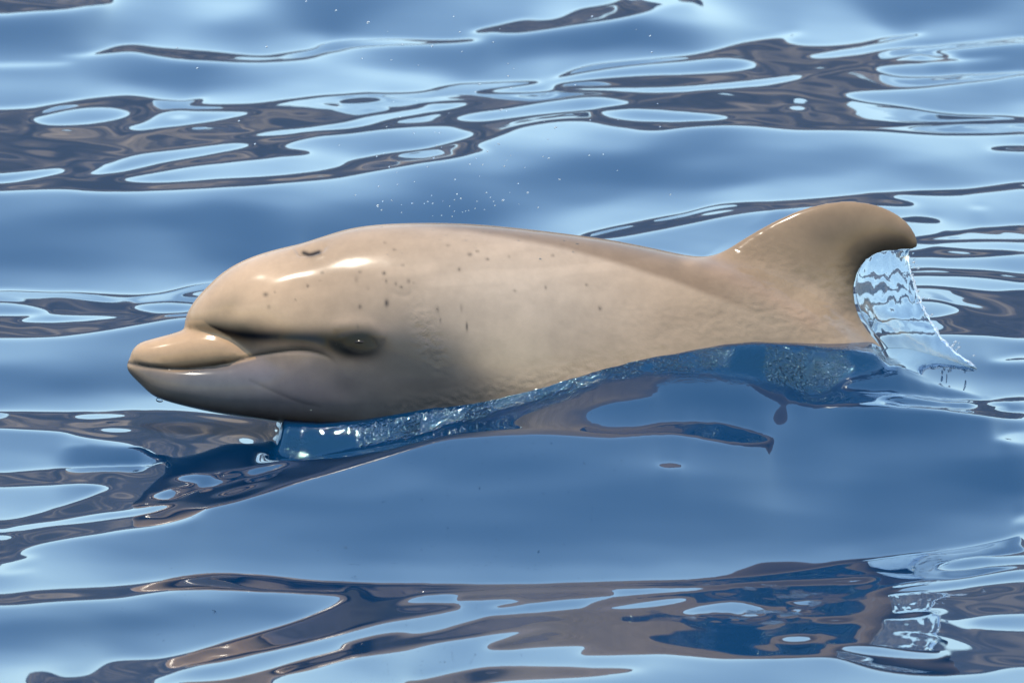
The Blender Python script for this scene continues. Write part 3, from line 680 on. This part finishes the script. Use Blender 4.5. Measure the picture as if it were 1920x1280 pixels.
# eye stripe from the melon's corner to the eye
ed1 = pdist([(352,611),(390,612),(430,624),(480,630),(540,632),(600,636),(650,648)])
wid = np.interp(U, [350, 400, 450, 560, 640, 700], [2.5, 4, 10, 13, 16, 16])
pig = lay(pig, (.014, .016, .022), 1.0 * np.exp(-.5 * (ed1 / wid) ** 2) * (1 - onbeak))
pig = lay(pig, (.008, .008, .011), np.clip(1.6 * g2(EYE[0] - 15, EYE[1] + 6, 38, 15, .1), 0, 1))
pig = lay(pig, (.008, .008, .009), np.clip(1.9 * g2(EYE[0], EYE[1] + 2, 25, 15), 0, 1))
pig = lay(pig, (.12, .105, .09), .22 * np.exp(-.5 * (pdist([(640,632),(660,624),(684,622),(704,632),(712,644)]) / 2.6) ** 2))
pig = lay(pig, (.07, .06, .055), .25 * np.exp(-.5 * (pdist([(648,650),(664,658),(684,660),(702,653)]) / 2.4) ** 2))
pig = lay(pig, (.10, .10, .11), .6 * g2(752, 660, 22, 24))  # painted shade just behind the eye
pig = lay(pig, (.03, .03, .03), .85 * np.exp(-.5 * (dm / 2.2) ** 2) * (1 - sstep(600, 640, U)))
pig = lay(pig, (.05, .05, .06), .35 * np.exp(-.5 * (pdist([(468,712),(520,736),(560,752),(600,762)]) / 1.8) ** 2))
# fin: darker trailing tip, its shade painted into the colour
pig = lay(pig, (.55, .41, .28), .7 * (1 - sstep(470, 540, Vv)) * sstep(1300, 1360, U))
tipd = pdist([(1590,520),(1620,480),(1660,462),(1700,456),(1718,458)])
pig = lay(pig, (.075, .065, .055), .9 * np.exp(-.5 * (tipd / 20) ** 2) * sstep(1560, 1625, U + .4 * (520 - Vv)))
pig = lay(pig, (.20, .16, .12), .5 * np.exp(-.5 * (pdist([(1545,440),(1590,440),(1610,500),(1600,560)]) / 26) ** 2))
pig = lay(pig, (.52, .38, .26), .6 * np.exp(-.5 * (pdist(LEAD[1:]) / 10) ** 2))
pig = lay(pig, (.47, .33, .24), .5 * np.exp(-.5 * (pdist([(1340,500),(1430,545),(1520,600)]) / 14) ** 2))
pig = lay(pig, (.02, .016, .014), .97 * np.exp(-.5 * (pdist([(570,474.5),(582,477.5),(598,473)]) / 3.2) ** 2) * near)
for a, b, ru, rv in ((604,511,3,3),(577,536,3,3),(675,510,3,3),(668,524,3,7),(720,512,4,4),(724,527,3,4),(742,532,3,4),(766,527,3,5),(725,568,4,8),(675,575,3,5),(660,487,3,3),(722,455,3,3),(840,460,5,3),(881,477,4,4),(895,471,3,3),(861,505,4,4),(954,481,3,3),(1036,479,3,3),(1023,539,4,4),(1125,578,4,4),(965,545,3,3),(914,486,3,3),(498,552,5,5),(504,575,4,5),(752,538,2.5,3),(755,497,2.5,3),(671,613,3,6),(776,530,2.5,3),(866,577,2,8),(875,612,2,9),(515,547,2,2),(554,562,2,2),(826,600,2,6),(690,540,2.5,4),(740,468,2.5,2.5),(1100,534,3,3),(820,580,2,6),(600,526,2,2)):
    pig = lay(pig, (.06, .05, .045), rng.uniform(.35, .95) * g2(a, b, ru * rng.uniform(.4, .75), rv * .62) * near)
film = vnoise(U / 120 + Vv / 90, Vv / 26 + U / 300, 64)
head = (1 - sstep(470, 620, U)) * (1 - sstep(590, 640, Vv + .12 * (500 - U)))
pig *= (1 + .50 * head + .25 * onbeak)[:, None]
pig *= (1 - .22 * sstep(1300, 1420, U) * (1 - sstep(470, 560, Vv)))[:, None]
pig = lay(pig, (.09, .105, .13), .65 * g2(790, 670, 60, 50, .3))  # deepens the painted shade behind the eye, bluish
mott = 1.3 * sstep(.05, .6, film) * .8 - .5 + vnoise(U / 70, Vv / 45, 61) * .5 + vnoise(U / 26, Vv / 20, 62) * .3 + vnoise(U / 9, Vv / 9, 63) * .2
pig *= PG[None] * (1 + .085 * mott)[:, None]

W3 = px(U, Vv, P[:, 1])
root_p = px(960.0, 760.0)
body_me.vertices.foreach_set('co', (W3 - root_p).reshape(-1).astype(np.float32))
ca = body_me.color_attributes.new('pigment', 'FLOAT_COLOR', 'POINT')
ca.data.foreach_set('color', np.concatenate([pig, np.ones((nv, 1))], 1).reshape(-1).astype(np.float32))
wa = body_me.attributes.new('wrinkle', 'FLOAT', 'POINT'); wa.data.foreach_set('value', wr.astype(np.float32))
m_skin, nt, bs = mat('dolphin skin')
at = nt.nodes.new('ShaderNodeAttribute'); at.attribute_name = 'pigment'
aw = nt.nodes.new('ShaderNodeAttribute'); aw.attribute_name = 'wrinkle'
tc = nt.nodes.new('ShaderNodeTexCoord')
nz = nt.nodes.new('ShaderNodeTexNoise'); nz.inputs['Scale'].default_value = 28; nz.inputs['Detail'].default_value = 8; nz.inputs['Roughness'].default_value = .68
nw = nt.nodes.new('ShaderNodeTexNoise'); nw.inputs['Scale'].default_value = 130; nw.inputs['Detail'].default_value = 3; nw.inputs['Distortion'].default_value = 1.2
nl = nt.nodes.new('ShaderNodeTexNoise'); nl.inputs['Scale'].default_value = 9; nl.inputs['Detail'].default_value = 2
for n in (nz, nw, nl): nt.links.new(tc.outputs['Object'], n.inputs['Vector'])
mr = nt.nodes.new('ShaderNodeMapRange'); mr.inputs['To Min'].default_value = .92; mr.inputs['To Max'].default_value = 1.08
mr.inputs['From Min'].default_value = .3; mr.inputs['From Max'].default_value = .7
nt.links.new(nz.outputs[0], mr.inputs['Value'])
mx = nt.nodes.new('ShaderNodeVectorMath'); mx.operation = 'SCALE'
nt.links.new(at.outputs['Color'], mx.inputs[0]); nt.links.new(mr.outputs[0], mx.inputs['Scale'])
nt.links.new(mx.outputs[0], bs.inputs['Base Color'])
bs.inputs['Roughness'].default_value = .42
bs.inputs['Specular IOR Level'].default_value = .0
bs.inputs['Coat Weight'].default_value = .5
bs.inputs['Coat Roughness'].default_value = .16
bs.inputs['Coat IOR'].default_value = 1.33
bs.inputs['Subsurface Weight'].default_value = 0.0
bw = nt.nodes.new('ShaderNodeBump'); bw.inputs['Distance'].default_value = .003
mw = nt.nodes.new('ShaderNodeMath'); mw.operation = 'MULTIPLY_ADD'; mw.inputs[1].default_value = .55; mw.inputs[2].default_value = .03
nt.links.new(aw.outputs['Fac'], mw.inputs[0]); nt.links.new(mw.outputs[0], bw.inputs['Strength']); nt.links.new(nw.outputs[0], bw.inputs['Height'])
bl = nt.nodes.new('ShaderNodeBump'); bl.inputs['Distance'].default_value = .02; bl.inputs['Strength'].default_value = .10
nt.links.new(nl.outputs[0], bl.inputs['Height']); nt.links.new(bl.outputs[0], bw.inputs['Normal'])
nt.links.new(bw.outputs[0], bs.inputs['Normal']); nt.links.new(bl.outputs[0], bs.inputs['Coat Normal'])

dolphin = bpy.data.objects.new('dolphin', None); COL.objects.link(dolphin)
dolphin.location = root_p
dolphin.empty_display_size = .2
tag(dolphin, 'sandy grey young dolphin breaking the surface, facing left with its hooked back fin raised', 'dolphin')
body = link('body', body_me, m_skin, dolphin)

m_eye, nt, bs = mat('wet eye')
tc = nt.nodes.new('ShaderNodeTexCoord'); nz = nt.nodes.new('ShaderNodeTexNoise'); nz.inputs['Scale'].default_value = 120
cr = nt.nodes.new('ShaderNodeValToRGB'); cr.color_ramp.elements[0].color = (.004, .004, .005, 1); cr.color_ramp.elements[1].color = (.03, .022, .018, 1)
nt.links.new(tc.outputs['Object'], nz.inputs['Vector']); nt.links.new(nz.outputs[0], cr.inputs[0]); nt.links.new(cr.outputs[0], bs.inputs['Base Color'])
bs.inputs['Roughness'].default_value = .15; bs.inputs['Specular IOR Level'].default_value = .15
sel = np.argmin((U - EYE[0]) ** 2 + (Vv - EYE[1]) ** 2 + 1e6 * (P[:, 1] < 0))
eT = P[sel, 1]
def ball(name, centre, ra, m, parent=None, seg=20, axes=None):
    bmq = bmesh.new(); bmesh.ops.create_uvsphere(bmq, u_segments=seg, v_segments=seg // 2, radius=1)
    A = axes if axes is not None else np.stack([RIGHT, UP, TOW])
    for vtx in bmq.verts:
        q = np.array(vtx.co) * np.array(ra)
        vtx.co = Vector(q @ A)
    me = bpy.data.meshes.new(name); bmq.to_mesh(me); bmq.free()
    o = link(name, me, m, parent); o.location = centre
    return o
for side in (1, -1):
    eye = ball('eye', px(float(EYE[0]), float(EYE[1]), side * (eT - .005)) - root_p, (.0175, .0055, .006), m_eye, dolphin)

# ------------------------------------------------------------------ water falling off the fin, drops in the air
m_glass, nt, bs = mat('clear water')
bs.inputs['Base Color'].default_value = (.93, .97, 1, 1)
bs.inputs['Transmission Weight'].default_value = 1.0
bs.inputs['Roughness'].default_value = 0.0
bs.inputs['IOR'].default_value = 1.33
tc = nt.nodes.new('ShaderNodeTexCoord'); mp = nt.nodes.new('ShaderNodeMapping')
mp.inputs['Rotation'].default_value = (0, math.radians(-25), 0); mp.inputs['Scale'].default_value = (110, 60, 34)
nz = nt.nodes.new('ShaderNodeTexNoise'); nz.inputs['Scale'].default_value = 1; nz.inputs['Detail'].default_value = 3
bp = nt.nodes.new('ShaderNodeBump'); bp.inputs['Distance'].default_value = .003; bp.inputs['Strength'].default_value = .16
nt.links.new(tc.outputs['Object'], mp.inputs[0]); nt.links.new(mp.outputs[0], nz.inputs['Vector']); nt.links.new(nz.outputs[0], bp.inputs['Height']); nt.links.new(bp.outputs[0], bs.inputs['Normal'])
LE = spline([(1712,466),(1690,468),(1665,470),(1642,475),(1622,488),(1610,508),(1604,535),(1606,562),(1616,592),(1636,622),(1661,650),(1690,690)], 5)
RE = spline([(1705,466),(1703,480),(1706,500),(1711,522),(1718,545),(1727,568),(1738,590),(1750,612),(1765,634),(1782,652),(1803,669),(1832,690)], 5)
k = len(LE); nc = 40
cc = np.linspace(0, 1, nc)
GU = LE[:, None, 0] + (RE - LE)[:, None, 0] * cc; GV = LE[:, None, 1] + (RE - LE)[:, None, 1] * cc
GU += 2.0 * vnoise(GV / 12, GV * 0, 70) * cc ** 6
bend = -.02 * cc ** 2 + .06 * np.linspace(0, 1, k)[:, None] * cc
rip = .0007 * vnoise(GU / 9, GV / 22, 71) + .0004 * vnoise(GU / 5, GV / 12, 72)
thk = .0018 + .0006 * vnoise(GU / 9, GV / 26, 73)
SU = np.concatenate([GU, GU[:, ::-1]], 1); SV = np.concatenate([GV, GV[:, ::-1]], 1)
ST = np.concatenate([bend + rip + thk, (bend + rip * .3 - thk)[:, ::-1]], 1)
sp0 = px(1700.0, 680.0)
pts = px(SU, SV, ST) - sp0
n2c = SU.shape[1]
F = [(i * n2c + j, i * n2c + (j + 1) % n2c, (i + 1) * n2c + (j + 1) % n2c, (i + 1) * n2c + j) for i in range(k - 1) for j in range(n2c)]
F.append(tuple(range(n2c - 1, -1, -1))); F.append(tuple((k - 1) * n2c + j for j in range(n2c)))
splash = bpy.data.objects.new('water_curtain', None); COL.objects.link(splash); splash.location = sp0; splash.empty_display_size = .05
tag(splash, 'clear sheet of water streaming off the hooked tip of the back fin', 'splash')
def pmesh(name, V, F, m, parent):
    me = bpy.data.meshes.new(name); me.from_pydata(V.reshape(-1, 3).tolist(), [], F)
    bq = bmesh.new(); bq.from_mesh(me); bmesh.ops.recalc_face_normals(bq, faces=bq.faces); bq.to_mesh(me); bq.free()
    return link(name, me, m, parent)
pmesh('sheet', pts, F, m_glass, splash)
m_bead, nt, bs = mat('beaded water')
bs.inputs['Base Color'].default_value = (.92, .96, 1, 1); bs.inputs['Transmission Weight'].default_value = .75
bs.inputs['Roughness'].default_value = .12; bs.inputs['IOR'].default_value = 1.33
tc = nt.nodes.new('ShaderNodeTexCoord'); nz = nt.nodes.new('ShaderNodeTexNoise'); nz.inputs['Scale'].default_value = 160
bp = nt.nodes.new('ShaderNodeBump'); bp.inputs['Distance'].default_value = .003; bp.inputs['Strength'].default_value = .6
nt.links.new(tc.outputs['Object'], nz.inputs['Vector']); nt.links.new(nz.outputs[0], bp.inputs['Height']); nt.links.new(bp.outputs[0], bs.inputs['Normal'])
RR = np.concatenate([RE[:, :], ])
RR = spline(RE[::2], 6)
rt = np.interp(np.linspace(0, 1, len(RR)), [0, .1, .5, .8, 1], [.0012, .0018, .0024, .0042, .0036]) * (1 + .45 * vnoise(np.arange(len(RR)) / 3.0, np.zeros(len(RR)), 75))
th = np.linspace(0, 2 * np.pi, 10, endpoint=False)
wob = 2.2 * vnoise(np.arange(len(RR)) / 4.0, np.zeros(len(RR)), 76)
tu = (RR[:, 0] + wob)[:, None] + 1000 * rt[:, None] * np.cos(th); tv = RR[:, 1][:, None] + 0 * th
tt = (-.02 + .06 * np.linspace(0, 1, len(RR)))[:, None] + rt[:, None] * np.sin(th)
q = px(tu, tv, tt) - sp0
F = [(i * 10 + j, i * 10 + (j + 1) % 10, (i + 1) * 10 + (j + 1) % 10, (i + 1) * 10 + j) for i in range(len(RR) - 1) for j in range(10)]
F.append(tuple(range(9, -1, -1))); F.append(tuple((len(RR) - 1) * 10 + j for j in range(10)))
pmesh('rim', q, F, m_bead, splash)

tag(ball('water_drop', px(300.0, 749.0, .0), (.0085, .0055, .006), m_glass), 'large clear drop of water hanging from the tip of the chin', 'drop')
tag(ball('water_drop', px(1753.0, 668.0, .01), (.0035, .0065, .0035), m_bead), 'single bright drop falling in front of the clear sheet behind the fin', 'drop')

# fine spray over the back
proto = None
spray = []
for i in range(118):
    if i < 50: a, b = rng.normal(860, 110), rng.normal(300, 90)
    elif i < 92: a, b = rng.uniform(610, 1260), rng.uniform(5, 410)
    else: a, b = rng.normal(860, 80), rng.normal(395, 18)
    lim = np.interp(a, BACK_U[:12], BACK_V[:12]) - 6
    if b > lim or b < 2: b = rng.uniform(10, lim)
    spray.append((a, b, rng.uniform(.0007, .0017) * (1.5 if rng.random() < .12 else 1)))
for a, b in ((500,88),(370,128),(448,227),(478,270),(332,90),(574,3),(630,20),(710,350)): spray.append((a, b, .0018))
ax = np.stack([RIGHT * .85 + UP * .5, -RIGHT * .5 + UP * .85, TOW]); ax /= np.linalg.norm(ax, axis=1)[:, None]
for a, b, r in spray:
    if proto is None:
        proto = o = ball('spray_droplet', (0, 0, 0), (1.5, 1, 1), m_bead, seg=10, axes=ax)
    else:
        o = proto.copy(); COL.objects.link(o)
    o.location = px(float(a), float(b), rng.uniform(-.15, .2)); o.scale = (r, r, r)
    if b > np.interp(a, BACK_U[:12], BACK_V[:12]) - 70:
        tag(o, 'tiny bright droplet of spray hanging just above the back of the dolphin', 'droplet', 'spray droplets close above the back')
    else:
        tag(o, 'tiny bright droplet of spray high in the air, seen against the far swell', 'droplet', 'spray droplets high in the air')
for i in range(26):                # drops thrown off the outer edge of the falling sheet
    k_ = rng.integers(8, len(RR)); r = rng.uniform(.0010, .0028)
    o = proto.copy(); COL.objects.link(o); o.scale = (r, r, r)
    o.location = px(float(RR[k_, 0] + rng.normal(4, 6)), float(RR[k_, 1] - abs(rng.normal(0, 6))), -.02 + .06 * k_ / len(RR) + rng.normal(0, .01))
    tag(o, 'small bright drop breaking away from the outer edge of the falling water sheet', 'droplet', 'drops along the edge of the falling sheet')
